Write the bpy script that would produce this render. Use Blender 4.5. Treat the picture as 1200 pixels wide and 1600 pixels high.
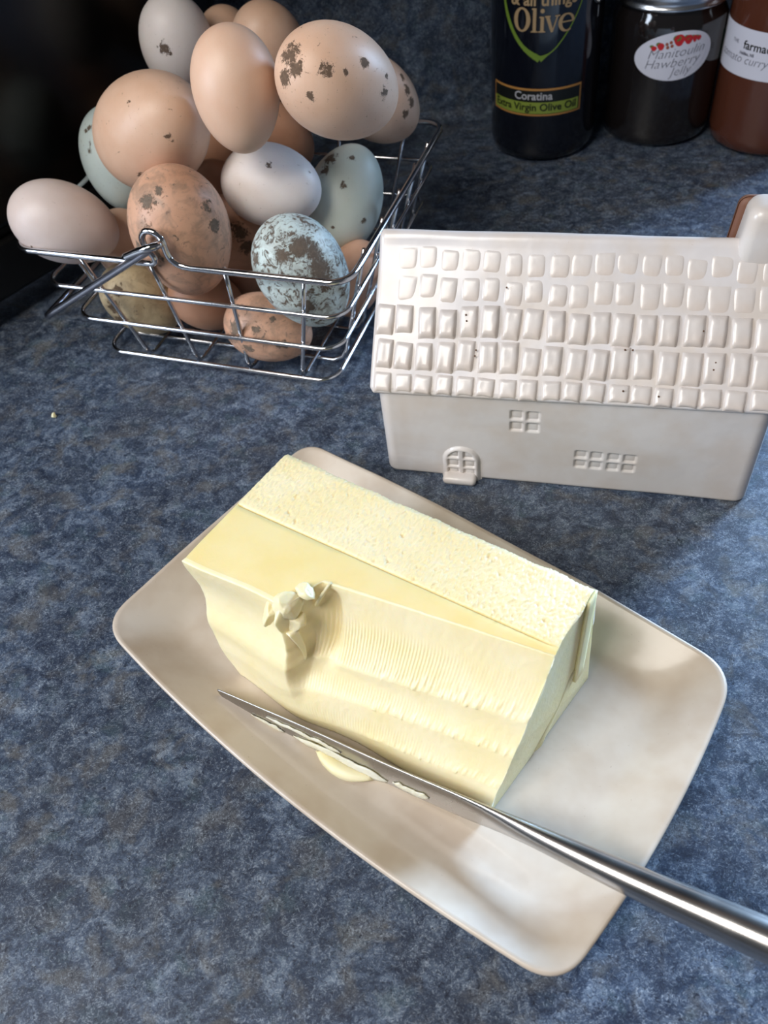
import bpy, bmesh, math, random
from mathutils import Vector, Matrix, noise as mnoise
S = bpy.context.scene
for o in list(bpy.data.objects): bpy.data.objects.remove(o, do_unlink=True)
COL = S.collection
R = math.radians
# ---------------------------------------------------------------- camera
cam_data = bpy.data.cameras.new('camera'); cam = bpy.data.objects.new('camera', cam_data); COL.objects.link(cam)
cam_data.sensor_fit = 'VERTICAL'; cam_data.sensor_height = 24.0; cam_data.lens = 1280/1600*24.0
cam_data.clip_start = 0.01; cam_data.clip_end = 20
PITCH, ROLL = R(49), R(-9)
f_ = Vector((0, math.cos(PITCH), -math.sin(PITCH))); d_ = Vector((0, -math.sin(PITCH), -math.cos(PITCH))); r_ = Vector((1, 0, 0))
cx_ = r_*math.cos(ROLL)-d_*math.sin(ROLL); cy_ = r_*math.sin(ROLL)+d_*math.cos(ROLL)
M = Matrix((cx_, -cy_, -f_)).transposed().to_4x4(); M.translation = Vector((0, 0, .29))
cam.matrix_world = M
cam_data.dof.use_dof = True; cam_data.dof.focus_distance = .32; cam_data.dof.aperture_fstop = 11
S.camera = cam
# ---------------------------------------------------------------- light and exposure
W = bpy.data.worlds.new('world'); S.world = W; W.use_nodes = True
W.node_tree.nodes['Background'].inputs[0].default_value = (.62, .66, .74, 1)
W.node_tree.nodes['Background'].inputs[1].default_value = .11
def area(name, loc, target, sx, sy, power, col):
    l = bpy.data.lights.new(name, 'AREA'); l.shape = 'RECTANGLE'; l.size = sx; l.size_y = sy; l.energy = power; l.color = col
    o = bpy.data.objects.new(name, l); COL.objects.link(o); o.location = loc
    o.rotation_euler = (Vector(target)-Vector(loc)).to_track_quat('-Z', 'Y').to_euler()
    return o
area('window_light_right', (1.24, .985, .50), (.2, .2, 0), .36, .62, 68, (.48, .70, 1.0))
area('window_light_left', (-.80, -.40, 1.42), (.02, .25, .03), .7, .8, 25, (1.0, .955, .89))
area('window_light_side', (-1.25, .02, .60), (-.05, .42, .1), .5, .6, 16, (.74, .85, 1.0))
S.view_settings.view_transform = 'Standard'; S.view_settings.look = 'None'
S.view_settings.exposure = -0.1; S.view_settings.gamma = 1.0; S.view_settings.use_curve_mapping = False

# ---------------------------------------------------------------- helpers
def link(name, me, mat=None, parent=None, smooth=True, mw=None):
    o = bpy.data.objects.new(name, me); COL.objects.link(o)
    if mat: me.materials.append(mat)
    if smooth:
        for p in me.polygons: p.use_smooth = True
    if parent: o.parent = parent
    return o
def tag(o, label, cat, group=None):
    o['label'] = label; o['category'] = cat
    if group: o['group'] = group
    return o
def empty(name, loc, label, cat, group=None):
    o = bpy.data.objects.new(name, None); COL.objects.link(o); o.location = loc; o.empty_display_size = .02
    return tag(o, label, cat, group)
def pydata(name, V, F):
    me = bpy.data.meshes.new(name); me.from_pydata([tuple(v) for v in V], [], F); me.validate(); me.update(); return me
def fix(me):
    bm = bmesh.new(); bm.from_mesh(me); bmesh.ops.remove_doubles(bm, verts=bm.verts, dist=1e-7)
    bmesh.ops.recalc_face_normals(bm, faces=bm.faces); bm.to_mesh(me); bm.free(); return me
def local(o, pts):   # world points into the frame of parent placed at o.location (unrotated)
    return [Vector(p)-o.location for p in pts]
def catmull(P, n, closed=False):
    P = [Vector(p) for p in P]; out = []; N = len(P)
    for i in range(N if closed else N-1):
        if closed: a, b, c, d = P[i-1], P[i], P[(i+1) % N], P[(i+2) % N]
        else: a, b, c, d = P[max(i-1, 0)], P[i], P[i+1], P[min(i+2, N-1)]
        for k in range(n):
            t = k/n
            out.append(.5*((2*b)+(c-a)*t+(2*a-5*b+4*c-d)*t*t+(3*b-a-3*c+d)*t**3))
    if not closed: out.append(P[-1])
    return out
def tube(P, rad, seg=10, closed=False):
    P = [Vector(p) for p in P]; n = len(P); V = []; F = []
    T = []
    for i in range(n):
        a = P[i-1] if (i > 0 or closed) else P[i]; b = P[(i+1) % n] if (i < n-1 or closed) else P[i]
        T.append((b-a).normalized())
    nrm = T[0].orthogonal().normalized()
    N = []
    for i in range(n):
        nrm = (nrm-T[i]*nrm.dot(T[i])).normalized(); N.append(nrm.copy())
    if closed:     # unwind the twist gathered along the loop
        e = (N[-1]-T[0]*N[-1].dot(T[0])).normalized(); ang = math.atan2(T[0].dot(e.cross(N[0])), e.dot(N[0]))
        N = [Matrix.Rotation(ang*i/n, 3, T[i]) @ N[i] for i in range(n)]
    for i in range(n):
        bnm = T[i].cross(N[i])
        for k in range(seg):
            a = 2*math.pi*k/seg; V.append(P[i]+(N[i]*math.cos(a)+bnm*math.sin(a))*rad)
    for i in range(n if closed else n-1):
        for k in range(seg):
            j = (i+1) % n; F.append((i*seg+k, i*seg+(k+1) % seg, j*seg+(k+1) % seg, j*seg+k))
    if not closed:
        F.append(tuple(range(seg))[::-1]); F.append(tuple((n-1)*seg+k for k in range(seg)))
    return V, F
def lathe(prof, seg=64):
    V = []; F = []
    for r, z in prof:
        for k in range(seg):
            a = 2*math.pi*k/seg; V.append((r*math.cos(a), r*math.sin(a), z))
    for i in range(len(prof)-1):
        for k in range(seg):
            F.append((i*seg+k, i*seg+(k+1) % seg, (i+1)*seg+(k+1) % seg, (i+1)*seg+k))
    F.append(tuple(range(seg))[::-1]); F.append(tuple((len(prof)-1)*seg+k for k in range(seg)))
    return V, F
def sm(a, b, x):
    t = max(0., min(1., (x-a)/(b-a))); return t*t*(3-2*t)
def lerp(a, b, t): return a+(b-a)*t
def pw(tab, x):     # piecewise linear lookup
    if x <= tab[0][0]: return tab[0][1]
    for (x0, y0), (x1, y1) in zip(tab, tab[1:]):
        if x <= x1: return lerp(y0, y1, (x-x0)/(x1-x0))
    return tab[-1][1]
def ns(x, y, z=0.): return mnoise.noise(Vector((x, y, z)))
def rbox(x0, x1, y0, y1, z0, z1, bev=.002, seg=3):
    bm = bmesh.new(); bmesh.ops.create_cube(bm, size=1)
    for v in bm.verts: v.co = Vector((lerp(x0, x1, v.co.x+.5), lerp(y0, y1, v.co.y+.5), lerp(z0, z1, v.co.z+.5)))
    if bev: bmesh.ops.bevel(bm, geom=list(bm.edges), offset=bev, segments=seg, affect='EDGES', profile=.5)
    me = bpy.data.meshes.new('box'); bm.to_mesh(me); bm.free(); return me

# ---------------------------------------------------------------- materials
class NT:
    def __init__(s, name):
        s.m = bpy.data.materials.new(name); s.m.use_nodes = True; s.t = s.m.node_tree; s.b = s.t.nodes['Principled BSDF']
        s.tc = s.t.nodes.new('ShaderNodeTexCoord')
    def n(s, typ, **kw):
        x = s.t.nodes.new(typ)
        for k, v in kw.items(): setattr(x, k, v)
        return x
    def put(s, sock, v):
        if hasattr(v, 'is_output'): s.t.links.new(v, sock)
        else: sock.default_value = v
    def noise(s, scale, detail=4, rough=.55, dist=0, vec=None):
        x = s.n('ShaderNodeTexNoise'); x.inputs['Scale'].default_value = scale; x.inputs['Detail'].default_value = detail
        x.inputs['Roughness'].default_value = rough; x.inputs['Distortion'].default_value = dist
        s.t.links.new(vec or s.tc.outputs['Object'], x.inputs['Vector']); return x.outputs['Fac']
    def ramp(s, fac, stops):
        x = s.n('ShaderNodeValToRGB'); e = x.color_ramp.elements
        while len(e) > 1: e.remove(e[-1])
        e[0].position = stops[0][0]; c = stops[0][1]; e[0].color = (*c, 1) if not isinstance(c, (int, float)) else (c, c, c, 1)
        for p, c in stops[1:]:
            q = e.new(p); q.color = (*c, 1) if not isinstance(c, (int, float)) else (c, c, c, 1)
        s.put(x.inputs[0], fac); return x.outputs[0]
    def mix(s, fac, a, b, mode='MIX'):
        x = s.n('ShaderNodeMix', data_type='RGBA', blend_type=mode)
        s.put(x.inputs[0], fac); s.put(x.inputs[6], a if hasattr(a, 'is_output') else (*a, 1)); s.put(x.inputs[7], b if hasattr(b, 'is_output') else (*b, 1))
        return x.outputs[2]
    def math(s, op, a, b=0., clamp=False):
        x = s.n('ShaderNodeMath', operation=op, use_clamp=clamp); s.put(x.inputs[0], a); s.put(x.inputs[1], b); return x.outputs[0]
    def bump(s, h, strength, dist):
        x = s.n('ShaderNodeBump'); x.inputs['Strength'].default_value = strength; x.inputs['Distance'].default_value = dist
        s.put(x.inputs['Height'], h); s.t.links.new(x.outputs[0], s.b.inputs['Normal']); return x
    def set(s, **kw):
        for k, v in kw.items():
            k = k.replace('_', ' ')
            s.put(s.b.inputs[k], (*v, 1) if isinstance(v, tuple) and len(v) == 3 and 'Color' in k or k in('Specular Tint',) else v)
        return s.m
def plain(name, col, rough=.5, metal=0., coat=0., **kw):
    t = NT(name); t.set(Base_Color=col, Roughness=rough, Metallic=metal, Coat_Weight=coat, Coat_Roughness=.05, **kw); return t.m

def mat_laminate():
    t = NT('blue_laminate')
    v = t.n('ShaderNodeMapping'); v.inputs['Rotation'].default_value = (0, 0, .6); v.inputs['Scale'].default_value = (1, 1.15, 1)
    t.t.links.new(t.tc.outputs['Object'], v.inputs[0]); vec = v.outputs[0]
    big = t.noise(38, 3, .5, .4, vec); mid = t.noise(120, 7, .70, .8, vec); fine = t.noise(700, 6, .75, 1.2, vec); tint = t.noise(62, 5, .62, .5, vec); hair = t.noise(420, 8, .82, 3.0, vec); teal = t.noise(85, 4, .6, .3, vec)
    base = t.ramp(mid, [(.32, (.010, .017, .036)), (.45, (.029, .046, .082)), (.55, (.066, .094, .148)), (.66, (.15, .195, .26))])
    base = t.mix(t.ramp(teal, [(.54, 0.), (.66, .5)]), base, (.050, .088, .105))
    base = t.mix(t.ramp(tint, [(.51, 0.), (.64, .6)]), base, (.125, .118, .105))
    base = t.mix(t.ramp(big, [(.38, .55), (.58, 0.)]), base, (.017, .023, .042))
    fl = t.math('MULTIPLY', t.ramp(hair, [(.52, 0.), (.58, .55), (.68, 1.)]), t.ramp(mid, [(.40, .22), (.58, 1.)]))
    base = t.mix(fl, base, (.37, .42, .48))
    base = t.mix(t.ramp(fine, [(.37, .95), (.47, 0.)]), base, (.008, .012, .024))
    base = t.mix(t.ramp(fine, [(.57, 0.), (.66, .6)]), base, (.31, .36, .41))
    t.set(Base_Color=base, Roughness=.40); t.b.inputs['Specular IOR Level'].default_value = .45
    t.bump(fine, .12, .0003); return t.m
def mat_glaze(name, col, thin, spot, rough=.16):
    t = NT(name)
    a = t.noise(55, 3, .5); b = t.noise(900, 2, .5)
    c = t.mix(t.ramp(a, [(.40, 0.), (.66, 1.)]), col, thin)
    c = t.mix(t.ramp(b, [(.74, 0.), (.78, .4)]), c, spot)
    t.set(Base_Color=c, Roughness=rough + .22, Coat_Weight=.35, Coat_Roughness=.14)
    t.bump(t.noise(130, 2, .5), .25, .0008); return t.m
def mat_butter(name, col, col2, bump=.25, scale=900, rough=.42):
    t = NT(name)
    n = t.noise(scale, 4, .6); l = t.noise(60, 3, .5)
    c = t.mix(t.ramp(l, [(.38, 0.), (.64, 1.)]), col, col2)
    t.set(Base_Color=c, Roughness=rough)
    t.b.inputs['Subsurface Weight'].default_value = .4; t.b.inputs['Subsurface Radius'].default_value = (1, .75, .35); t.b.inputs['Subsurface Scale'].default_value = .0035
    t.bump(n, bump, .0009); return t.m
def mat_steel(name, col=(.62, .62, .63), rough=.14):
    t = NT(name)
    n = t.noise(90, 3, .5)
    t.set(Base_Color=col, Metallic=1., Roughness=t.ramp(n, [(.3, rough*.9), (.7, rough*1.12)])); return t.m
def mat_egg(name, col, col2, dirt, dcol, blobs, rough=.5, wash=0.):
    t = NT(name)
    obj = t.tc.outputs['Object']
    n1 = t.noise(70, 3, .5); n2 = t.noise(190, 9, .74, 1.1); n3 = t.noise(2600, 2, .5); n4 = t.noise(520, 8, .76, .9)
    c = t.mix(t.ramp(n1, [(.35, 0.), (.65, 1.)]), col, col2)
    c = t.mix(t.ramp(n3, [(.60, 0.), (.72, .22)]), c, tuple(x*.72 for x in col))
    zone = t.noise(48, 2, .5, .3)
    lo = .70-dirt*.19
    mask = t.math('MULTIPLY', t.ramp(n2, [(lo, 0.), (lo+.045, 1.)]), t.ramp(zone, [(.44-dirt*.18, 0.), (.56-dirt*.12, 1.)]))
    if dirt > 0: mask = t.math('MAXIMUM', mask, t.ramp(n4, [(.655-dirt*.06, 0.), (.675-dirt*.06, .85)]))
    for p, r in blobs:
        d = t.n('ShaderNodeVectorMath', operation='DISTANCE'); t.put(d.inputs[0], obj); d.inputs[1].default_value = p
        dd = t.math('DIVIDE', d.outputs['Value'], r)
        dd = t.math('ADD', dd, t.math('MULTIPLY', t.math('SUBTRACT', n2, .5), 4.0))
        dd = t.math('ADD', dd, t.math('MULTIPLY', t.math('SUBTRACT', n4, .5), 2.6))
        mr = t.n('ShaderNodeMapRange'); mr.inputs[1].default_value = .95; mr.inputs[2].default_value = .75; t.put(mr.inputs[0], dd)
        mask = t.math('MAXIMUM', mask, mr.outputs[0])
    dc = t.mix(t.ramp(n4, [(.36, 0.), (.64, 1.)]), dcol, tuple(min(1, x*1.9+.01) for x in dcol))
    if wash: c = t.mix(t.math('MULTIPLY', t.ramp(t.noise(110, 5, .65, .6), [(.46, 0.), (.60, 1.)]), wash), c, tuple(x*.55+.02 for x in dcol) if False else (dcol[0]*2.2, dcol[1]*2.2, dcol[2]*2.2))
    c = t.mix(t.math('MULTIPLY', mask, .93), c, dc)
    t.set(Base_Color=c, Roughness=t.ramp(mask, [(0, rough), (1, .85)]))
    t.b.inputs['Subsurface Weight'].default_value = .12; t.b.inputs['Subsurface Radius'].default_value = (1, .5, .3); t.b.inputs['Subsurface Scale'].default_value = .003
    t.bump(t.math('ADD', t.math('MULTIPLY', mask, .8), t.math('MULTIPLY', n3, .12)), .5, .0005)
    return t.m
LAM = mat_laminate()
GLAZE = mat_glaze('cream_glaze', (.60, .52, .435), (.53, .435, .345), (.30, .20, .13))
HGLAZE = mat_glaze('house_glaze', (.64, .595, .57), (.60, .53, .48), (.45, .32, .24))
RGLAZE = mat_glaze('roof_glaze', (.64, .60, .595), (.62, .545, .49), (.45, .30, .22), .12)
TGLAZE = mat_glaze('tile_glaze', (.63, .575, .545), (.61, .52, .46), (.45, .30, .22), .10)
CLAY = plain('bare_clay', (.16, .065, .035), .6)
BUT_TOP = mat_butter('butter_rough', (.90, .76, .44), (.92, .80, .52), .6, 480, .45)
BUT_SMOOTH = mat_butter('butter_smooth', (.86, .69, .31), (.88, .73, .38), .12, 500, .36)
BUT_CUT = mat_butter('butter_cut', (.88, .765, .455), (.90, .80, .53), .12, 1100, .40)
BUT_END = mat_butter('butter_end', (.87, .77, .42), (.89, .81, .50), .2, 600, .40)
CHROME = mat_steel('chrome_wire', (.60, .60, .62), .12)
DARKCHROME = mat_steel('dull_wire', (.34, .34, .38), .22)
STEEL = mat_steel('knife_steel', (.46, .45, .44), .25)
BLADE = mat_steel('blade_steel', (.44, .43, .42), .27)
BLACK = plain('black_enamel', (.003, .003, .003), .4)
BLACKGLASS = plain('black_door_glass', (.002, .002, .002), .25)
GREYM = plain('dark_grey_metal', (.05, .05, .05), .35, .6)

# ---------------------------------------------------------------- setting
ct = link('countertop', rbox(-1.0, 1.5, -.16, .66, -.04, 0, .004, 3), LAM, smooth=False)
tag(ct, 'mottled blue laminate kitchen countertop under everything', 'countertop')
wb = link('wall_back', rbox(-1.0, .62, .645, .67, -.002, 1.2, 0), LAM, smooth=False); wb['kind'] = 'structure'
V = []; F = []
for i, x in enumerate((-1.0, .62)):            # coved joint between counter and splash
    for k in range(9):
        a = math.pi/2*k/8; V.append((x, .6452-.010+.010*math.sin(a), .0002+.010-.010*math.cos(a)))
for k in range(8): F.append((k, k+1, 9+k+1, 9+k))
tr = link('trim_1', pydata('cove', V, F), LAM); tr['kind'] = 'structure'

cab = empty('unseen_shade_cabinet', (-.2, .48, .49), 'unseen dark wooden cabinet added above the countertop to shade its back', 'cabinet')  # cabinet added out of view to keep light off the backsplash
CABM = plain('cabinet_wood', (.10, .055, .03), .5)
link('body', rbox(-.75, .80, -.155, .163, 0, .7, .002, 2), CABM, cab, smooth=False)
for x in (-.75, -.233, .284): link('door', rbox(x+.004, x+.513, -.175, -.157, .004, .696, .003, 2), CABM, cab, smooth=False)

# ---------------------------------------------------------------- ceramic plate
PC = Vector((-.002, .168, 0))
Lc, Tc, Rc, Bc = Vector((-.1222, .2015)), Vector((-.0312, .2895)), Vector((.1164, .1362)), Vector((.0288, .0466))
def outline(c, bows, rad, n=44, nc=10):
    """rounded quadrilateral through corners c, sides bowed outward"""
    pts = []; cen = sum(c, Vector((0, 0)))/4
    m = len(c)
    def side(i, t):
        a, b = c[i], c[(i+1) % m]; d = b-a; nn = Vector((d.y, -d.x)).normalized()
        p = a.lerp(b, t)
        if nn.dot(p-cen) < 0: nn = -nn
        return p+nn*bows[i]*4*t*(1-t)
    for i in range(m):
        ln = (c[(i+1) % m]-c[i]).length; t0 = rad[i]/ln; t1 = 1-rad[(i+1) % m]/ln
        for k in range(n): pts.append(side(i, lerp(t0, t1, k/(n-1))))
        p0 = side(i, t1); j = (i+1) % m; ln2 = (c[(j+1) % m]-c[j]).length; p2 = side(j, rad[j]/ln2); p1 = c[j]
        for k in range(1, nc): 
            t = k/nc; pts.append(p0*(1-t)**2+p1*2*t*(1-t)+p2*t*t)
    return pts
corners = [Lc, Tc, Rc, Bc]
rim = outline(corners, [.001, .0035, .0045, .0075], [.014, .010, .014, .012])
pcen = sum(corners, Vector((0, 0)))/4
def inset(ins): 
    out = []
    for i in range(4):
        a = (corners[i-1]-corners[i]).normalized(); b = (corners[(i+1) % 4]-corners[i]).normalized()
        out.append(corners[i]+(a+b)*ins)
    return out
floor_o = outline(inset(.021), [.000, .001, .002, .004], [.014, .012, .016, .014])
foot_o = outline(inset(.017), [0, .001, .002, .004], [.02]*4)
prof = []   # rings: (t toward the rim 0..1, z, which)
NR = len(rim); V = []; F = []
ZR = .0172
def ring(fn): 
    for i in range(NR): V.append(fn(i))
def P3(p, z): return Vector((p.x, p.y, z))-Vector((PC.x, PC.y, 0))
inner = [(0, .0060), (.12, .0063), (.28, .0078), (.5, .0108), (.75, .0143), (.92, .0166), (.965, .0172)]
rings = []
for s in (.02, .2, .4, .6, .8, .93):
    rings.append(lambda i, s=s: P3(pcen.lerp(floor_o[i], s), .0058+.0002*s))
for t, z in inner:
    rings.append(lambda i, t=t, z=z: P3(floor_o[i].lerp(rim[i], t), z+.0006*ns(rim[i].x*30, rim[i].y*30, 2)*t))
for t, z in ((1.0, .0168), (1.006, .0155), (.985, .0138), (.9, .0115)):
    rings.append(lambda i, t=t, z=z: P3(floor_o[i].lerp(rim[i], t), z+.0006*ns(rim[i].x*30, rim[i].y*30, 2)))
for t, z in ((.35, .003), (0.05, .0004), (0, 0)):
    rings.append(lambda i, t=t, z=z: P3(foot_o[i].lerp(rim[i], t), z))
rings.append(lambda i: P3(pcen.lerp(foot_o[i], .9), .0006)); rings.append(lambda i: P3(pcen.lerp(foot_o[i], .05), .0006))
for r in rings: ring(r)
for k in range(len(rings)-1):
    for i in range(NR): F.append((k*NR+i, k*NR+(i+1) % NR, (k+1)*NR+(i+1) % NR, (k+1)*NR+i))
F.append(tuple(range(NR))[::-1]); F.append(tuple((len(rings)-1)*NR+i for i in range(NR)))
plate = link('plate', fix(pydata('plate', V, F)), GLAZE); plate.location = PC
tag(plate, 'cream glazed ceramic plate with raised rim under the butter block', 'plate')

# ---------------------------------------------------------------- butter block
BU = Vector((.755, -.656, 0)).normalized(); BV = Vector((.656, .755, 0)).normalized(); BA = Vector((-.0739, .1875, 0)); ZB, ZT = .0063, .065; BL = .1298
butter = empty('butter_block', BA+BU*BL/2+BV*.031+Vector((0, 0, ZB)), 'pale yellow block of butter with a scraped front, lying on the cream plate', 'butter')
def front_v(s, t):
    """how far the cut front lies behind the left front edge, s along, t up"""
    z = t
    wob = .003*ns(t*5, 3.3)+.0012*ns(t*17, 8)
    st = sm(.335+wob*2.5, .385+wob*2.5, s+(.05*(1-t)))
    low = 1-sm(.12, .48, t); st = st*(1-low)+low*sm(.05, .95, s)
    top = lerp(.003*sm(0, .28, s), .0185+.0135*(s-.4)/.6, st)
    bot = lerp(-.0015, -.0055, sm(0, .35, s))
    v = lerp(bot, top, t**1.15)
    cut = sm(.10, .30, t)
    # left lobe: one broad shallow scoop over a belly
    left = .0014*math.sin(math.pi*sm(.52, 1.0, t))-.0020*math.exp(-((t-.50)/.10)**2)
    left -= .0046*(1-sm(.25, .62, t))*(1-sm(.25, .55, s))
    left -= .0042*math.exp(-((s-.335)/.016)**2)*sm(.38, .55, t)*(1-sm(.90, 1., t))
    # right: fan of knife scrapes with lips between them
    b1 = .50+.15*(s-.4)/.6; b2 = .30+.15*(s-.4)/.6; b3 = .08+.17*(s-.4)/.6
    e = .010*ns(s*15, 5)+.004*ns(s*60, 9)
    right = 0.
    edges = [(-.06, b3, .0010), (b3, b2, .0013), (b2, b1, .0015), (b1, 1.02, .0026)]
    for lo, hi, dp in edges:
        if lo+e <= t < hi+e:
            x = (t-lo-e)/(hi-lo); right = dp*math.sin(math.pi*min(1, x**.75))
            lipw = math.exp(-(x/.12)**2)*(hi < 1.5)
            right -= .0010*lipw*max(0, .15+1.5*ns(s*70, t*25, 1)+.5*ns(s*190, t*60, 1))*sm(.42, .70, s)
            if x < .62: right += (.00024 if hi > 1 else .00009)*math.sin(2*math.pi*s*BL/.00125+t*2)*(1-sm(.35, .62, x))*sm(0, .06, x)*(1-.85*sm(.58, .85, s))
    right += .0045*math.exp(-((s-.405)/.024)**2)*sm(.42, .60, t)*(1-sm(.86, .98, t))
    return v+lerp(left, right, st)+.0001*ns(s*60, t*30, 4)
def top_edge(s): return front_v(s, 1.)
NS = 480
prof_t = [k/84 for k in range(85)]
sect = []
zones = []
V = []; F = []; NP = None
for i in range(NS+1):
    s = i/NS
    row = []; zn = []
    L0 = lambda v, z: BL*.5*0
    def add(v, z, tag_):
        t = min(1., max(0., (z-ZB)/(ZT-ZB)))
        # ends: left end leans in toward the bottom, right end too; both softly rounded
        u = s*BL
        lin = .0135*(1-t)**1.3+.0012*ns(t*6, 1.5)*4*.3; rin = .0035*(1-t)*(1-1.5*v/.062)+.0008*ns(v*90, t*7, 6)
        u = lerp(lin, BL-rin, s)
        row.append(BA+BU*u+BV*v+Vector((0, 0, z))-butter.location); zn.append(tag_)
    for t in prof_t:
        add(front_v(s, t), lerp(ZB, ZT, t), 0)
    v0 = front_v(s, 1.); g = .0302+.0045*s
    g = max(g, v0+.002)
    endfade = sm(0, .02, s)*sm(0, .09, 1-s)
    for k in range(1, 15):
        v = lerp(v0, g, k/15); z = ZT-.0002*sm(.7, 1., k/15)*endfade-.0005*(1-k/15)**3 + .0003*ns(s*9, v*60, 3)
        add(v, z, 1)
    for v, dz in ((g, -.0002), (g+.00025, -.0019), (g+.00060, -.0019), (g+.00085, -.0001)):
        add(v, ZT+dz*endfade, 1 if dz < -.00015 else 2)
    wob = .0008*ns(s*14, 2.)
    vb = .0620+wob
    for k in range(1, 45):
        x = k/45; v = lerp(g+.0014, vb, x)
        rough = .00050*ns(s*120, v*800, 2)+.00034*ns(s*300, v*2100, 7)
        pit = max(0, ns(s*55, v*420, 11)-.45)*.0022
        z = ZT+.0002+rough-pit-.0012*sm(.86, 1., x)**2
        add(v, z, 2)
    for k in range(1, 13):
        add(vb+.0004, lerp(ZT-.001, ZB, k/12), 3)
    NP = len(row); V += row; zones.append(zn)
zone = zones[0]
for i in range(NS):
    for k in range(NP):
        F.append((i*NP+k, (i+1)*NP+k, (i+1)*NP+(k+1) % NP, i*NP+(k+1) % NP))
me = pydata('butter', V, F)
# end caps: grid between front profile and back face, so that they can carry folds
MATS = [BUT_CUT, BUT_SMOOTH, BUT_TOP, BUT_END]
fi = [zone[(k)] for i in range(NS) for k in range(NP)]
for i, p in enumerate(me.polygons):
    pass
body = link('block', me, None, butter)
for m_ in MATS: me.materials.append(m_)
me.polygons.foreach_set('material_index', fi)
bm = bmesh.new(); bm.from_mesh(me); bm.verts.ensure_lookup_table()
for i, sgn in ((0, 1), (NS, -1)):
    loop = [bm.verts[i*NP+k] for k in range(NP)]
    f = bm.faces.new(loop if sgn > 0 else loop[::-1]); f.material_index = 3; f.smooth = False
    if i == NS:
        r = bmesh.ops.triangulate(bm, faces=[f])
bmesh.ops.recalc_face_normals(bm, faces=bm.faces); bm.to_mesh(me); bm.free()
def bpt(s, v, z): return BA+BU*(s*BL)+BV*v+Vector((0, 0, z))-butter.location
# folded wrapper ridges pressed into the right end
def slab(pts, th, mat, name, parent, jit=.0):
    """thin bent sheet through a grid of points pts[i][j], thickness th along its normals"""
    n, m = len(pts), len(pts[0]); V = []; F = []
    def nrm(i, j):
        a = pts[min(i+1, n-1)][j]-pts[max(i-1, 0)][j]; b = pts[i][min(j+1, m-1)]-pts[i][max(j-1, 0)]; return a.cross(b).normalized()
    for sgn in (.5, -.5):
        for i in range(n):
            for j in range(m): V.append(pts[i][j]+nrm(i, j)*th*sgn)
    o = n*m
    for i in range(n-1):
        for j in range(m-1):
            F.append((i*m+j, (i+1)*m+j, (i+1)*m+j+1, i*m+j+1)); F.append((o+i*m+j, o+i*m+j+1, o+(i+1)*m+j+1, o+(i+1)*m+j))
    for i in range(n-1):
        F.append((i*m, o+i*m, o+(i+1)*m, (i+1)*m)); F.append((i*m+m-1, (i+1)*m+m-1, o+(i+1)*m+m-1, o+i*m+m-1))
    for j in range(m-1):
        F.append((j, j+1, o+j+1, o+j)); F.append(((n-1)*m+j, o+(n-1)*m+j, o+(n-1)*m+j+1, (n-1)*m+j+1))
    return link(name, fix(pydata(name, V, F)), mat, parent)
fold = [[bpt(.998+.006*math.sin(math.pi*.5*(1-abs(j/6-.5)))+.010*(1-i/10), .0612-.0065*(j/6)-.006*(1-i/10), lerp(.024, .0645, i/10)) for j in range(7)] for i in range(11)]
slab(fold, .0012, BUT_END, 'end_fold', butter)
fold = [[bpt(.998+.008*math.sin(math.pi*j/5)-.010*(1-i/8), .054-.022*(1-i/8)-.007*j/5, lerp(.008, .030, i/8)) for j in range(6)] for i in range(9)]
slab(fold, .0012, BUT_END, 'end_fold', butter)
# curls pushed up where the knife stopped
def curl(base, d1, d2, d3, w, h, turns, seed, name='butter_curl'):
    pts = []
    for i in range(17):
        t = i/16; a = turns*math.pi*t; r = h*(1-.35*t)
        c = base+d3*(r*math.sin(a)*.9+h*.3*t)+d1*(r*(1-math.cos(a)))
        pts.append([c+d2*(w*(j/8-.5)*(1-.25*t))+d3*.0008*ns(i*.7, j*.9, seed)+d1*.0012*ns(i*.5, j*1.3, seed+5) for j in range(9)])
    return slab(pts, .0016, BUT_CUT, name, butter)
up = Vector((0, 0, 1))
tb = front_v(.30, 1.)
def lump(c, r, seed, name='butter_lump', ax=None, sc=(1, 1, 1), mat=None):
    """craggy broken chunk: faceted by random cutting planes, then roughened"""
    rr = random.Random(seed); bm = bmesh.new(); bmesh.ops.create_icosphere(bm, subdivisions=4, radius=1)
    cuts = [(Vector((rr.uniform(-1, 1), rr.uniform(-1, 1), rr.uniform(-1, 1))).normalized(), rr.uniform(.45, .8)) for _ in range(9)]
    X3, Y3, Z3 = ax or (BU, BV, up)
    for v in bm.verts:
        n = v.co.normalized(); k = 1.
        for cn, cd in cuts:
            q = n.dot(cn)
            if q > cd*.6: k = min(k, cd/q)
        k *= 1+.10*ns(n.x*2+seed, n.y*2, n.z*2)+.05*ns(n.x*7+seed, n.y*7, n.z*7)
        p = n*r*k; v.co = c+X3*p.x*sc[0]+Y3*p.y*sc[1]+Z3*p.z*sc[2]
    me = bpy.data.meshes.new(name); bm.to_mesh(me); bm.free(); return link(name, me, mat or BUT_CUT, butter)
fn = (-BV*.8+up*.6).normalized(); dn = (-up*.8-BV*.6).normalized()
lump(bpt(.338, .0050, .0625), .0068, 2, ax=(BU, fn, dn), sc=(.75, .9, .8))
lump(bpt(.300, .0022, .0590), .0056, 5, ax=(BU, fn, dn), sc=(.55, .8, 1.1))
lump(bpt(.362, .0120, .0655), .0046, 8, ax=(BU, fn, dn), sc=(1.1, .6, .6))
lump(bpt(.352, .0045, .0545), .0050, 14, ax=(BU, fn, dn), sc=(.8, .8, 1.))
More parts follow.
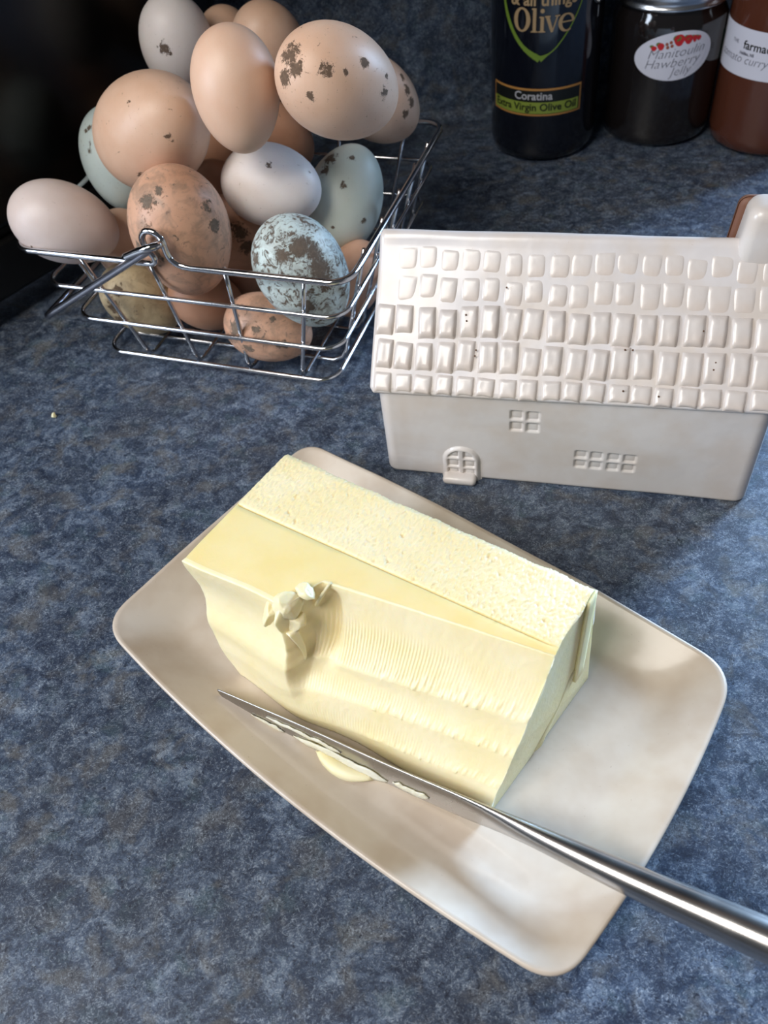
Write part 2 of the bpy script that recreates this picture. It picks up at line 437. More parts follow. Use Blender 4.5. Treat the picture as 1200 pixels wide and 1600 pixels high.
pts = [[bpt(.352+.014*math.sin(i/14*2.4)+.006*j/6, .0000+.0030*(i/14)+.0040*j/6*(1-i/14), lerp(.0530, .0345, i/14)+.001*ns(i, j, 2)) for j in range(7)] for i in range(15)]
slab(pts, .0022, BUT_CUT, 'butter_flake', butter)
pts = [[bpt(.372+.032*i/14, .0130+.0060*i/14-.0025*math.sin(math.pi*i/14)+.0010*(j/5), lerp(.0560, .0655, i/14)-.0012*j/5) for j in range(6)] for i in range(15)]
slab(pts, .0009, BUT_CUT, 'butter_flake', butter)

# ---------------------------------------------------------------- butter knife
KA = Vector((.81324, -.58193, 0)); KP = Vector((.58193, .81324, 0)); KT = Vector((-.0743, .1644, .013))
knife = empty('butter_knife', KT+KA*.12, 'silver steel table knife smeared with butter, laid across the plate', 'knife')
hz = [(0, .0130), (.0389, .0165), (.0741, .0185), (.108, .0209), (.1166, .0218), (.122, .0227), (.13, .0237), (.145, .0255), (.1586, .0274), (.2, .0349), (.3, .049)]
tab_h = [(0, .0016), (.0015, .0040), (.005, .0056), (.012, .0072), (.03, .0092), (.06, .0110), (.09, .0122), (.104, .0124), (.112, .0116), (.119, .0100), (.126, .0088), (.132, .0084), (.145, .0089), (.16, .0099), (.18, .0115), (.2, .0131), (.22, .0141), (.25, .0141), (.275, .0133), (.287, .0108), (.2925, .0062), (.294, .0012)]
tab_th = [(0, .0008), (.02, .0012), (.08, .0018), (.10, .0023), (.112, .0035), (.12, .0050), (.13, .0066), (.145, .0081), (.16, .0093), (.18, .0107), (.2, .0119), (.22, .0123), (.25, .0119), (.275, .0109), (.287, .0088), (.2925, .0050), (.294, .001)]
koff = [(0, 0), (.04, .0007), (.075, .0007), (.100, .0015), (.112, .0018), (.125, .0014), (.16, .0011), (.3, .0011)]
def smooth_pw(tab, x, w=.004):
    if x < .006 or x > .285: return pw(tab, x)
    return sum(pw(tab, x+w*k/3) for k in (-3, -2, -1, 0, 1, 2, 3))/7
def spine(d): return Vector((KT.x, KT.y, 0))+KA*d+KP*smooth_pw(koff, d, .012)+up*smooth_pw(hz, d, .010)
lean = (KP*-.22-up*.975).normalized()         # from the spine down to the edge
acr = lean.cross(KA).normalized()
def sweep(sections, seg=28, name='sweep', cap0=True, cap1=True):
    V = []; F = []
    for c, ax, ay, hx, hy, taper, pwr in sections:
        for k in range(seg):
            a = 2*math.pi*k/seg; x = math.cos(a); y = math.sin(a)
            x = math.copysign(abs(x)**pwr, x); y = math.copysign(abs(y)**pwr, y)
            V.append(c+ax*(x*hx*(1-taper*(y*.5+.5)))+ay*(y*hy))
    n = len(sections)
    for i in range(n-1):
        for k in range(seg): F.append((i*seg+k, i*seg+(k+1) % seg, (i+1)*seg+(k+1) % seg, (i+1)*seg+k))
    if cap0: F.append(tuple(range(seg))[::-1])
    if cap1: F.append(tuple((n-1)*seg+k for k in range(seg)))
    return fix(pydata(name, V, F))
def ksec(d):
    h = smooth_pw(tab_h, d); th = smooth_pw(tab_th, d); k = sm(.098, .126, d)
    return (spine(d)+lean*h*.5-knife.location, acr, lean, th*.5, h*.5, .8*(1-k), lerp(.75, .94, k))
blade = link('blade', sweep([ksec(.112*(i/60)**1.3) for i in range(61)], 32, 'blade', True, False), BLADE, knife)
handle = link('handle', sweep([ksec(lerp(.112, .294, 1-(1-i/80)**1.4)) for i in range(81)], 32, 'handle', False, True), STEEL, knife)
def kpt(d, q, off):   # point on the blade's front side, q from spine 0 to edge 1
    sp = spine(d)
    return sp+lean*pw(tab_h, d)*q+acr*fs*(pw(tab_th, d)*.5*(1-.8*q)+off)-knife.location
fs = 1 if acr.dot(-KP) > 0 else -1
SMEAR = mat_butter('butter_smear', (.80, .72, .50), (.84, .78, .60), .4, 900, .4)
rnd = random.Random(4)
def smear(d0, d1, q0, q1, th, name, seed, rag=.25, n=26, m=8):
    pts = []
    for i in range(n):
        t = i/(n-1); taper = sm(0, .2, t)*sm(0, .12, 1-t)
        row = []
        for j in range(m):
            qq = j/(m-1); c = (q0+q1)/2+.08*ns(t*4, seed); w = (q1-q0)*(.25+.75*taper)*(1+rag*ns(t*9, qq*3, seed))
            row.append(kpt(lerp(d0, d1, t)+.002*ns(qq*3, seed+t), c+(qq-.5)*w, .0002+th*(1-abs(qq-.5)*1.6)*taper*(1+.6*ns(t*14, qq*4, seed+3))))
        pts.append(row)
    return slab(pts, .0004, SMEAR, name, knife)
smear(.036, .075, .62, 1.04, .0009, 'butter_smear', 1.3)
smear(.024, .056, .34, .52, .0003, 'butter_smear', 4.2, .8)
smear(.014, .030, .75, 1.0, .0004, 'butter_smear', 7.7, .6)
smear(.078, .092, .60, .85, .0005, 'butter_smear', 9.1, .5)
pts = [[kpt(.046+.024*i/14, .97, .0006)+KP*(-.0052*math.sin(math.pi*i/14)**.8*(j/5))+up*(-.0004*j/5+.0016*math.sin(math.pi*i/14)*math.sin(math.pi*j/5)) for j in range(6)] for i in range(15)]
slab(pts, .0012, BUT_CUT, 'butter_curl', knife)

# ---------------------------------------------------------------- ceramic house (butter cover)
HO = Vector((.0047, .2785, 0)); HU = Vector((.9427, -.3336, 0)); HV = Vector((.3336, .9427, 0)); HA = math.atan2(-.3336, .9427)
HL, HD, HE = .1647, .089, .0545       # length, depth, wall height
house = empty('ceramic_house', HO, 'cream glazed ceramic house shaped butter cover with tiled roof, behind the plate', 'butter dish cover')
house.rotation_euler = (0, 0, HA)
wins = []      # (u, z, w, h) of pressed panes
for i in range(2):
    for j in range(2): wins.append((.0623+i*.0071, .0361+j*.0068, .0056, .0052))
for i in range(4):
    for j in range(2): wins.append((.0912+i*.0068+(.0006 if i > 1 else 0), .0160+j*.0060, .0053, .0046))
def wall_y(u, z):
    y = .0006*ns(u*28, z*28, 3)
    for a, b, w, h in wins:
        dx = abs(u-a)/(w*.5); dz = abs(z-b)/(h*.5)
        if dx < 1.5 and dz < 1.5: y += .0011*(1-sm(.72, 1.12, dx))*(1-sm(.72, 1.12, dz))
    e = min(u, HL-u); 
    if e < .006: y += .006-math.sqrt(max(0, .006**2-(.006-e)**2))
    if z < .002: y += .0012*(1-z/.002)**2
    return y
NU, NZ = 300, 100
V = []; F = []
for j in range(NZ+1):
    for i in range(NU+1):
        u = HL*i/NU; z = HE*j/NZ; V.append((u, wall_y(u, z), z))
for j in range(NZ):
    for i in range(NU): a = j*(NU+1)+i; F.append((a, a+1, a+NU+2, a+NU+1))
fw = link('front_wall', fix(pydata('front_wall', V, F)), HGLAZE, house)
for a, b, w, h in wins:
    bm = bmesh.new(); bmesh.ops.create_grid(bm, x_segments=6, y_segments=6, size=.5)
    for v in bm.verts:
        x, y = v.co.x, v.co.y; v.co = Vector((a+x*w*.84, wall_y(a, b)-.00010-.00022*(1-(2*x)**4)*(1-(2*y)**4), b+y*h*.84))
    me = bpy.data.meshes.new('window_pane'); bm.to_mesh(me); bm.free()
    link('window_pane', me, HGLAZE, fw)
# other walls: ends with gables and the back, one shell
RZ, RV = .1005, .0445                 # underside of the ridge
def shell(u):
    return [(u, .006, 0), (u, .006, HE), (u, RV, RZ-.006), (u, HD-.003, HE), (u, HD-.003, 0)]
V = [p for u in (.0004, HL-.0004) for p in shell(u)]
F = [(0, 1, 2, 3, 4), (9, 8, 7, 6, 5), (3, 4, 9, 8)]
link('side_wall', pydata('side_wall', V, F), HGLAZE, house, smooth=False)
# door with six pressed panes and a rounded step
def door_y(x, z, w=.0165, h=.0205):
    """outline distance: arch top"""
    r = w*.5
    return max(abs(x)-r, math.hypot(x, z-(h-r))-r) if z > h-r else abs(x)-r
V = []; F = []; ND, MD = 44, 54
panes = [(-.0038, .0172, .0055, .0058), (.0038, .0172, .0055, .0058), (-.0038, .0108, .0055, .0046), (.0038, .0108, .0055, .0046), (-.0038, .0050, .0055, .0048), (.0038, .0050, .0055, .0048)]
for j in range(MD+1):
    for i in range(ND+1):
        x = -.0095+.019*i/ND; z = -.0+.0225*j/MD; d = door_y(x, z)
        y = -.0012*(1-sm(-.0010, .0008, d))+.0003*(sm(.0002, .0010, d))
        k = 0
        for a, b, w, h in panes:
            k = max(k, (1-sm(.75, 1.1, abs(x-a)/(w*.5)))*(1-sm(.75, 1.1, abs(z-b)/(h*.5))))
        y += .0011*k*(1-sm(-.0024, -.0012, d))
        V.append((.0372+x, wall_y(.0372, .01)+y-.0001, z))
for j in range(MD):
    for i in range(ND): a = j*(ND+1)+i; F.append((a, a+1, a+ND+2, a+ND+1))
door = link('door', pydata('door', V, F), HGLAZE, house)
for a, b, w, h in panes:
    bm = bmesh.new(); bmesh.ops.create_grid(bm, x_segments=5, y_segments=5, size=.5)
    for v in bm.verts:
        x, y = v.co.x, v.co.y; rr = (1 if b < .016 or y < 0 else 1-.25*(2*y)**2)
        v.co = Vector((.0372+a+x*w*.74*rr, wall_y(.0372, .01)-.0004-.0003*(1-(2*x)**4)*(1-(2*y)**4), b+y*h*.72))
    me = bpy.data.meshes.new('door_pane'); bm.to_mesh(me); bm.free(); link('door_pane', me, HGLAZE, door)
me = rbox(.0285, .0445, -.0062, .003, 0, .0046, .0022, 4); link('door_step', me, HGLAZE, house)
# roof: two slabs meeting in a rounded ridge, extruded along the house
RL0, RL1 = -.0022, HL+.004
EV, EZ = -.0022, .0520                # lower front edge
slope = math.atan2(RZ+.004-EZ, RV-EV); SL = math.hypot(RZ+.004-EZ, RV-EV); TH = .0052
sd = Vector((0, math.cos(slope), math.sin(slope))); sn = Vector((0, -math.sin(slope), math.cos(slope)))
def roof_pt(q, s, off=0.):            # q along the house, s up the front slope
    sag = .0008*ns(q*22, s*30, 4)
    return Vector((q, EV, EZ))+sd*s+sn*(off+sag)+Vector((0, 0, .0058*q/HL*max(0, 1-s/SL*1.2)*.6))
outer = []; 
pf = []                               # closed profile (v, z) of the roof
V = []; F = []; NQ = 130
def profile(q):
    P = []
    for k in range(5):                # rounded lower front edge
        a = math.pi*(1-k/4); P.append(roof_pt(q, .0012-.0012*math.sin(a), -TH/2+TH/2*math.cos(a)))
    for k in range(1, 40): P.append(roof_pt(q, .0012+(SL-.006)*k/40))
    a0 = P[-1]
    top = Vector((q, RV, RZ+.0046+.0006*ns(q*40, 1)))
    m = Vector((q, 2*RV-a0.y, a0.z))
    for k in range(1, 9):
        t = k/9; P.append(a0*(1-t)**2+(top+Vector((0, 0, .0022)))*2*t*(1-t)+m*t*t)
    for k in range(0, 16): 
        b = roof_pt(q, .0012+(SL-.006)*(1-k/15)); P.append(Vector((q, 2*RV-b.y, b.z)))
    b = roof_pt(q, 0, -TH); P.append(Vector((q, 2*RV-b.y, b.z)))
    P.append(Vector((q, RV, RZ-.0035)))
    return P
for i in range(NQ+1):
    q = lerp(RL0, RL1, i/NQ); e = min(q-RL0, RL1-q); P = profile(q)
    sh = .0018*(1-math.sqrt(max(0, 1-(1-min(1, e/.0018))**2)))
    c = Vector((q, RV, .085))
    V += [p+(c-p).normalized()*sh for p in P]; NPf = len(P)
for i in range(NQ):
    for k in range(NPf): F.append((i*NPf+k, (i+1)*NPf+k, (i+1)*NPf+(k+1) % NPf, i*NPf+(k+1) % NPf))
F.append(tuple(range(NPf))); F.append(tuple(NQ*NPf+k for k in range(NPf))[::-1])
roof = link('roof', fix(pydata('roof', V, F)), RGLAZE, house)
def tile_mesh(w, h, amp, seed, soft):
    V = []; F = []; n = 10
    for j in range(n+1):
        for i in range(n+1):
            x = -1+2*i/n; y = -1+2*j/n
            x2 = math.copysign(abs(x)**.75, x); y2 = math.copysign(abs(y)**.75, y)
            e = max(0, 1-abs(x2)**soft)*max(0, 1-abs(y2)**(soft+1))
            if soft < 4: e = ((1-x2**4)*(1-y2**4))**1.5
            z = amp*e*(1-.25*y2)*(1+.15*ns(x2*1.5+seed, y2*1.5))-.00025*(1-min(1, e*3))
            V.append((x2*w*.5*(1-.04*abs(y2)), y2*h*.5+.0004*x2*x2*(-1 if y2 < 0 else 0), z))
    for j in range(n):
        for i in range(n): a = j*(n+1)+i; F.append((a, a+1, a+n+2, a+n+1))
    me = pydata('roof_tile', V, F); me.materials.append(TGLAZE)
    for p in me.polygons: p.use_smooth = True
    return me
rnd = random.Random(11)
bands = [(.0008, .0094, 1.05), (.0104, .0240, 1.35), (.0250, .0388, 1.35), (.0400, .0510, .32), (.0522, .0624, .18)]
variants = [[tile_mesh(.0082, b[1]-b[0], .00120*b[2], k*3.7+bi, 7 if b[2] >= 1 else 3) for k in range(4)] for bi, b in enumerate(bands)]
for bi, (s0, s1, k) in enumerate(bands):
    for c in range(19):
        q = .0036+c*.00905+rnd.uniform(-.0005, .0005)-.0004*bi
        if q > RL1-.003: continue
        if c == 0 and bi > 2: continue
        o = bpy.data.objects.new('roof_tile', variants[bi][rnd.randrange(4)]); COL.objects.link(o); o.parent = roof
        fade = 1 if k > .9 else (1-.75*sm(.03, 0, q) if q < .03 else (1.15 if .04 < q < .08 else .8))
        sc = Vector((rnd.uniform(.93, 1.05), rnd.uniform(.86, 1.0), fade*rnd.uniform(.75, 1.2)))
        p = roof_pt(q, (s0+s1)/2+rnd.uniform(-.0009, .0009)*(1 if bi else .3), .00005)
        rot = Matrix((Vector((1, 0, 0)), sd, sn)).transposed().to_4x4() @ Matrix.Rotation(rnd.uniform(-.05, .05), 4, 'Z')
        o.matrix_local = Matrix.Translation(p) @ rot @ Matrix.Diagonal((*sc, 1))
# pin holes in the roof glaze
PIT = plain('glaze_pinhole', (.10, .045, .02), .6)
V = []; F = []
for q, s in ((.038, .035), (.0385, .0325), (.0435, .0205), (.0432, .0180), (.054, .047), (.104, .0235), (.107, .0235), (.105, .0065), (.119, .005), (.133, .0325), (.139, .020), (.1385, .017)):
    c = roof_pt(q, s, .00195); r = .00042
    b = len(V); V.append(c+sn*.0001)
    for k in range(8): V.append(c+(Vector((1, 0, 0))*math.cos(k*math.pi/4)+sd*math.sin(k*math.pi/4))*r-sn*.0004)
    for k in range(8): F.append((b, b+1+k, b+1+(k+1) % 8))
po = link('pinholes', pydata('pinholes', V, F), PIT, roof); po['kind'] = 'stuff'
# chimney sitting across the ridge with a bare clay back
ch = rbox(.1405, .1680, .0370, .0560, .085, .1185, .0050, 5)
chimney = link('chimney', ch, HGLAZE, house); 
for v in ch.vertices:
    t = (v.co.z-.085)/.0345; v.co.x += (.0030*t if v.co.x < .154 else -.003*t); v.co.y += (.002*t if v.co.y < .045 else -.001*t)
cb_ = rbox(.1384, .1700, .0550, .0600, .080, .1145, .0034, 4)
for v in cb_.vertices:
    t = max(0, (v.co.z-.080)/.0405); v.co.x += (.0032*t if v.co.x < .154 else -.0032*t)
o = link('chimney_back', cb_, CLAY, chimney); o['label'] = 'brown unglazed back of the chimney'

# ---------------------------------------------------------------- wire basket
BO = Vector((-.1451, .4045, 0)); bu = Vector((.9033, -.4290, 0)); bv = Vector((.4290, .9033, 0))
basket = empty('wire_basket', BO+bu*.07+bv*.075, 'chrome wire basket heaped with eggs on the blue countertop', 'basket')
UL, VL = .1437, .149
def bp(u, v, z): return BO+bu*u+bv*v+Vector((0, 0, z))-basket.location
def over(z): k = (z-.006)/.068; return .026*k, .020*k, .007*k    # left, right, front and back flare
def hoop(z, rad=.011, n=8):
    l, r, f = over(z); u0, u1, v0, v1 = -l, UL+r, -f, VL+f
    P = []
    for cx, cy, a0 in ((u1-rad, v0+rad, -90), (u1-rad, v1-rad, 0), (u0+rad, v1-rad, 90), (u0+rad, v0+rad, 180)):
        for k in range(n+1):
            a = R(a0+90*k/n); P.append((cx+rad*math.cos(a), cy+rad*math.sin(a), z))
    return P
ZR_ = .0745
P = hoop(ZR_)
om = [(-.0155, 0), (-.0065, .0004), (-.0036, .0030), (-.0050, .0068), (-.0070, .0105), (-.0066, .0152), (-.0030, .0185), (.0018, .0176), (.0042, .0140), (.0044, .0085), (.0056, .0040), (.0096, .0008), (.0155, 0)]
uc = .066
fv = -over(ZR_)[2]
# put the raised eye into the front run (between the last and the first corner) and the back run
n1 = 9
front_eye = [bp(uc+a, fv-.0003*(b > .002), ZR_+b) for a, b in om]
back_eye = [bp(uc-a, VL-fv, ZR_+b) for a, b in om]
pts = [bp(*p) for p in P]
seq = pts[:2*n1]+catmull(back_eye, 4)+pts[2*n1:]+catmull(front_eye, 4)
V, F = tube(seq, .0017, 10, True); link('rim', fix(pydata('rim', V, F)), CHROME, basket)
for z, rr in ((.0525, .00125), (.0305, .00125), (.0065, .00125)):
    V, F = tube([bp(*p) for p in hoop(z)], rr, 8, True); link('hoop', fix(pydata('hoop', V, F)), CHROME, basket)
def rib(axis, c):
    """U shaped wire: down one side, across the floor, up the other"""
    P = []
    zs = [.0750, .0525, .0305, .0120]
    if axis == 'v':
        uu = lambda z: c+ (c-UL*.5)/(UL*.5)*over(z)[0]*.9
        for z in zs: P.append(bp(uu(z), -over(z)[2]+.0020, z))
        P += [bp(c, .0032, .0062), bp(c, .008, .0046)]
        P += [bp(c, VL*.5, .0046)]
        P += [bp(c, VL-.008, .0046), bp(c, VL-.0032, .0062)]
        for z in zs[::-1]: P.append(bp(uu(z), VL+over(z)[2]-.0020, z))
    else:
        for z in zs: P.append(bp(-over(z)[0]+.0022, c, z))
        P += [bp(.0035, c, .0062), bp(.009, c, .0030), bp(UL*.5, c, .0030), bp(UL-.009, c, .0030), bp(UL-.0035, c, .0062)]
        for z in zs[::-1]: P.append(bp(UL+over(z)[1]-.0022, c, z))
    V, F = tube(P, .00115, 8); link('rib', fix(pydata('rib', V, F)), CHROME, basket)
for c in (.028, .060, .092, .124): rib('v', c)
for c in (.022, .050, .078, .106, .130): rib('u', c)
hv_ = -.0118
hp = [bp(uc+.002, hv_+.004, ZR_+.0125), bp(uc-.001, hv_+.001, ZR_+.0118)]
tipu, tipz = -.0195, .0365
hp += [bp(lerp(uc-.004, tipu, t), hv_-.0004, lerp(ZR_+.0098, tipz, t)) for t in (0, .2, .4, .6, .8, .95)]
hp += [bp(tipu-.0006, hv_+.0012, tipz-.0010), bp(tipu-.0009, hv_+.006, tipz-.0010)]
hp += [bp(tipu-.001, lerp(hv_, VL-hv_, t), tipz-.001) for t in (.15, .3, .5, .7, .85)]
q_ = VL-hv_
hp += [bp(tipu-.0009, q_-.006, tipz-.001), bp(tipu-.0006, q_-.0012, tipz-.001)]
hp += [bp(lerp(uc-.004, tipu, t), q_, lerp(ZR_+.0098, tipz, t)) for t in (.95, .6, .3, 0)]
hp += [bp(uc, q_-.002, ZR_+.0125)]
V, F = tube(catmull(hp, 5), .0020, 10); link('handle', fix(pydata('handle', V, F)), DARKCHROME, basket)
hk = [bp(uc+.003, hv_+.0045, ZR_+.0120), bp(uc+.001, hv_+.0075, ZR_+.0135), bp(uc-.004, hv_+.0078, ZR_+.0120), bp(uc-.0125, hv_+.0050, ZR_+.0068)]
hk = [bp(uc+.002, hv_+.004, ZR_+.0125), bp(uc+.0042, hv_+.0010, ZR_+.0138), bp(uc+.001, hv_-.0030, ZR_+.0142), bp(uc-.006, hv_-.0032, ZR_+.0118), bp(uc-.0150, hv_-.0030, ZR_+.0078)]
V, F = tube(catmull(hk, 5), .0019, 10); link('handle_hook', fix(pydata('handle_hook', V, F)), CHROME, basket)

# ---------------------------------------------------------------- eggs
EGGS = [
    ('white_top', (-0.0743, 0.5162, 0.1226), (-0.066, 0.206, -0.976), 0.0414),
    ('tan_sliver', (-0.049, 0.548, 0.1085), (0.05, 0.3, -0.95), 0.0340),
    ('peach_back', (-0.0228, 0.5186, 0.1133), (0.234, 0.478, -0.847), 0.0414),
    ('tan_center', (-0.0373, 0.4055, 0.1362), (-0.018, -0.356, -0.934), 0.0412),
    ('peach_big', (0.0103, 0.391, 0.1375), (0.693, 0.422, -0.584), 0.0476),
    ('brown_behind', (0.0323, 0.4791, 0.0913), (0.666, 0.187, -0.722), 0.0434),
    ('peach_left', (-0.0875, 0.4402, 0.1095), (0.592, -0.633, 0.5), 0.0571),
    ('blue_left', (-0.1188, 0.4819, 0.08), (0.026, -0.394, -0.919), 0.0438),
    ('white_left', (-0.1444, 0.4224, 0.0772), (0.861, 0.038, -0.508), 0.0424),
    ('orange_front', (-0.0804, 0.3968, 0.0753), (0.021, -0.032, -0.999), 0.0515),
    ('white_small', (-0.0323, 0.4268, 0.0776), (0.839, -0.543, -0.028), 0.0433),
    ('blue_right', (0.0052, 0.4398, 0.0566), (0.476, 0.408, 0.779), 0.0450),
    ('blue_dirty', (-0.0217, 0.3675, 0.0597), (0.347, -0.111, -0.931), 0.0460),
    ('brown_bottom', (-0.0467, 0.3764, 0.0238), (0.905, -0.362, -0.221), 0.0372),
    ('cream_bottom', (-0.1188, 0.4157, 0.0286), (0.7, -0.226, -0.678), 0.0364),
    ('brown_mid', (-0.0264, 0.5018, 0.0692), (0.609, 0.06, -0.791), 0.0354),
    ('red_under', (-0.0719, 0.5203, 0.0536), (0.134, 0.011, -0.991), 0.0384),
    ('brown_deep', (-0.071, 0.4828, 0.0433), (-0.008, -0.208, -0.978), 0.0394),
    ('brown_patch', (-0.0579, 0.4415, 0.0369), (0.163, -0.246, -0.955), 0.0464),
    ('brown_low', (-0.081, 0.41, 0.0252), (0.727, 0.202, -0.657), 0.0343),
    ('brown_right', (0.0038, 0.4081, 0.0254), (0.479, 0.474, 0.738), 0.0329),
    ('brown_leftgap', (-0.1251, 0.4472, 0.0453), (-0.134, 0.165, -0.977), 0.0340),
]
BLOBS={
'orange_front': [[-0.0886, 0.3826, 0.1016, 4.2], [-0.0824, 0.3842, 0.105, 2.5], [-0.0625, 0.3847, 0.0935, 3], [-0.0605, 0.3822, 0.0843, 3.5], [-0.1007, 0.3814, 0.08, 2.5], [-0.0924, 0.3743, 0.0793, 4]] ,
'peach_big': [[0.0217, 0.3745, 0.1511, 2.6], [0.0058, 0.3682, 0.1529, 3], [0.0134, 0.3689, 0.1503, 1.6], [0.0299, 0.3764, 0.1361, 2.6], [0.032, 0.3804, 0.1413, 1.5], [-0.0093, 0.3766, 0.1579, 5], [-0.0075, 0.3717, 0.1544, 4], [-0.0128, 0.3742, 0.1503, 3.5], [-0.0033, 0.3668, 0.1438, 2]] ,
'peach_left': [[-0.0751, 0.408, 0.1188, 2], [-0.0728, 0.4084, 0.116, 1.5], [-0.0952, 0.4142, 0.0995, 2.5], [-0.091, 0.4189, 0.1339, 1.6]] ,
'white_top': [[-0.0784, 0.4958, 0.1287, 3], [-0.0824, 0.4973, 0.1298, 0.7], [-0.0763, 0.4953, 0.1263, 1.2]] ,
'white_small': [[-0.0299, 0.4139, 0.0958, 1.8], [-0.0277, 0.4097, 0.0928, 1], [-0.0152, 0.4151, 0.0925, 0.9], [-0.01, 0.415, 0.088, 1]] ,
'blue_right': [[0.001, 0.4404, 0.0817, 4], [-0.0035, 0.4348, 0.0779, 3.5], [0.013, 0.4358, 0.0819, 2.2], [0.0061, 0.4236, 0.0729, 2], [0.014, 0.4188, 0.0535, 1.8], [-0.0033, 0.4166, 0.0538, 1]] ,
'blue_dirty': [[-0.0193, 0.3542, 0.082, 6], [-0.0121, 0.3497, 0.0713, 7], [-0.029, 0.352, 0.0799, 4], [-0.0101, 0.3482, 0.0648, 5], [-0.0216, 0.3445, 0.0546, 5], [-0.0422, 0.36, 0.0756, 3], [-0.0139, 0.3533, 0.0782, 5]] ,
'brown_bottom': [[-0.0627, 0.367, 0.0325, 4], [-0.0581, 0.3613, 0.0232, 3.5], [-0.0514, 0.3617, 0.0342, 2.5], [-0.0398, 0.3571, 0.025, 3], [-0.0422, 0.3636, 0.0372, 2]] ,
'cream_bottom': [[-0.1307, 0.402, 0.0351, 5], [-0.129, 0.4007, 0.0271, 5], [-0.1255, 0.4041, 0.0432, 3]] ,
'brown_behind': [[0.0496, 0.4681, 0.0988, 3], [0.0515, 0.467, 0.0921, 3], [0.0477, 0.4715, 0.1045, 2.2], [0.0473, 0.4625, 0.0882, 2.5]] ,
'blue_left': [[-0.1277, 0.475, 0.1023, 1.5], [-0.1302, 0.468, 0.0933, 1.5], [-0.1301, 0.4752, 0.1008, 1.2]] ,
'brown_patch': [[-0.055, 0.4245, 0.0543, 5], [-0.0529, 0.4214, 0.0478, 4]] ,
'white_left': [[-0.1597, 0.4054, 0.0761, 1], [-0.1436, 0.4037, 0.0667, 1]] ,
}

WHITE = ((.82, .76, .74), (.79, .72, .69)); TAN = ((.70, .47, .34), (.68, .43, .30)); PEACH = ((.69, .46, .33), (.65, .41, .28))
BROWN = ((.50, .27, .17), (.45, .23, .14)); ORANGE = ((.62, .36, .24), (.56, .31, .20)); BLUE = ((.56, .64, .62), (.52, .61, .60)); PALE = ((.58, .62, .56), (.54, .59, .52)); CREAM = ((.56, .45, .28), (.50, .39, .24))
D1 = (.060, .034, .018); D2 = (.085, .065, .048)
LOOK = {   # colours, dirt amount, dirt colour, wash, label
 'white_top': (WHITE, .12, D1, 0, 'white egg standing upright at the top left of the heap'),
 'tan_sliver': (TAN, .2, D1, 0, 'tan egg almost hidden at the back between the white and peach top eggs'),
 'peach_back': (PEACH, .05, D1, 0, 'clean peach egg at the very back of the heap top'),
 'tan_center': (TAN, 0., D1, 0, 'clean tan egg standing upright on top in the middle of the heap'),
 'peach_big': (PEACH, .35, D1, 0, 'large dirt splashed peach egg lying at the top right of the heap'),
 'brown_behind': (PEACH, .45, D1, 0, 'dirty peach egg tucked behind the large splashed egg at far right'),
 'peach_left': (PEACH, .28, D1, 0, 'large rounded peach egg with small specks at left above the scabbed egg'),
 'blue_left': (BLUE, .45, D1, 0, 'pale blue dirty egg half hidden behind the rounded peach egg at left'),
 'white_left': (((.70, .60, .57), (.66, .55, .51)), .02, D1, 0, 'clean pinkish white egg resting on the left basket rim'),
 'orange_front': (ORANGE, .55, D2, .45, 'orange egg with a grey scab of dirt behind the front wire eye'),
 'white_small': (WHITE, .22, D1, 0, 'small white egg with brown flecks in the middle of the heap'),
 'blue_right': (PALE, .16, D1, 0, 'pale green egg leaning along the right basket side'),
 'blue_dirty': (BLUE, .95, D1, .25, 'light blue egg heavily smeared with dirt at the front right corner'),
 'brown_bottom': (ORANGE, .65, D2, .4, 'dirty orange brown egg lying on the basket floor at the front'),
 'cream_bottom': (CREAM, .5, D1, .3, 'cream coloured dirty egg low at the left front behind the wires'),
 'brown_mid': (BROWN, .3, D1, 0, 'brown egg under the clean tan egg in the shadow'),
 'red_under': (BROWN, .1, D1, 0, 'reddish brown egg deep behind the clean tan egg'),
 'brown_deep': (BROWN, .1, D1, 0, 'brown egg deep in the gap right of the rounded peach egg'),
 'brown_patch': (BROWN, .3, D1, .2, 'dark brown egg with a dirt patch below the small white egg'),
 'brown_low': (BROWN, .2, D1, 0, 'brown egg on the basket floor under the orange scabbed egg'),
 'brown_right': (ORANGE, .3, D1, 0, 'orange brown egg low behind the right side wires'),
 'brown_leftgap': (TAN, .2, D1, 0, 'tan egg in the gap between the pinkish white egg and the orange egg'),
}
def egg_mesh(W_, L_, k):
    prof = []; n = 40
    for i in range(1, n):
        a = math.pi*i/n; x = -math.cos(a); prof.append((W_*.5*math.sin(a)*(1-k*x)*(1-.02), x*L_*.5))
    V = []; F = []; seg = 56
    V.append((0, 0, -L_*.5))
    for r, z in prof:
        for q in range(seg):
            b = 2*math.pi*q/seg; V.append((r*math.cos(b), r*math.sin(b), z))
    V.append((0, 0, L_*.5))
    for q in range(seg): F.append((0, 1+(q+1) % seg, 1+q))
    for i in range(len(prof)-1):
        for q in range(seg): a = 1+i*seg; F.append((a+q, a+(q+1) % seg, a+seg+(q+1) % seg, a+seg+q))
    a = 1+(len(prof)-1)*seg
    for q in range(seg): F.append((a+q, a+(q+1) % seg, len(V)-1))
    return pydata('egg', V, F)
for i, (n, p, ax, w) in enumerate(EGGS):
    cols, dirt, dc, wash, lab = LOOK[n]
    q = Vector(ax).to_track_quat('Z', 'Y'); mw = Matrix.Translation(p) @ q.to_matrix().to_4x4(); inv = mw.inverted()
    bl = [(tuple(inv @ Vector(b[:3])), b[3]*.001) for b in BLOBS.get(n, [])]
    m = mat_egg('shell_'+n, cols[0], cols[1], dirt, dc, bl, .46, wash)
    o = link('egg', egg_mesh(w, w*1.33, .07), m); o.matrix_world = mw
    tag(o, lab, 'egg', 'eggs heaped in the wire basket')

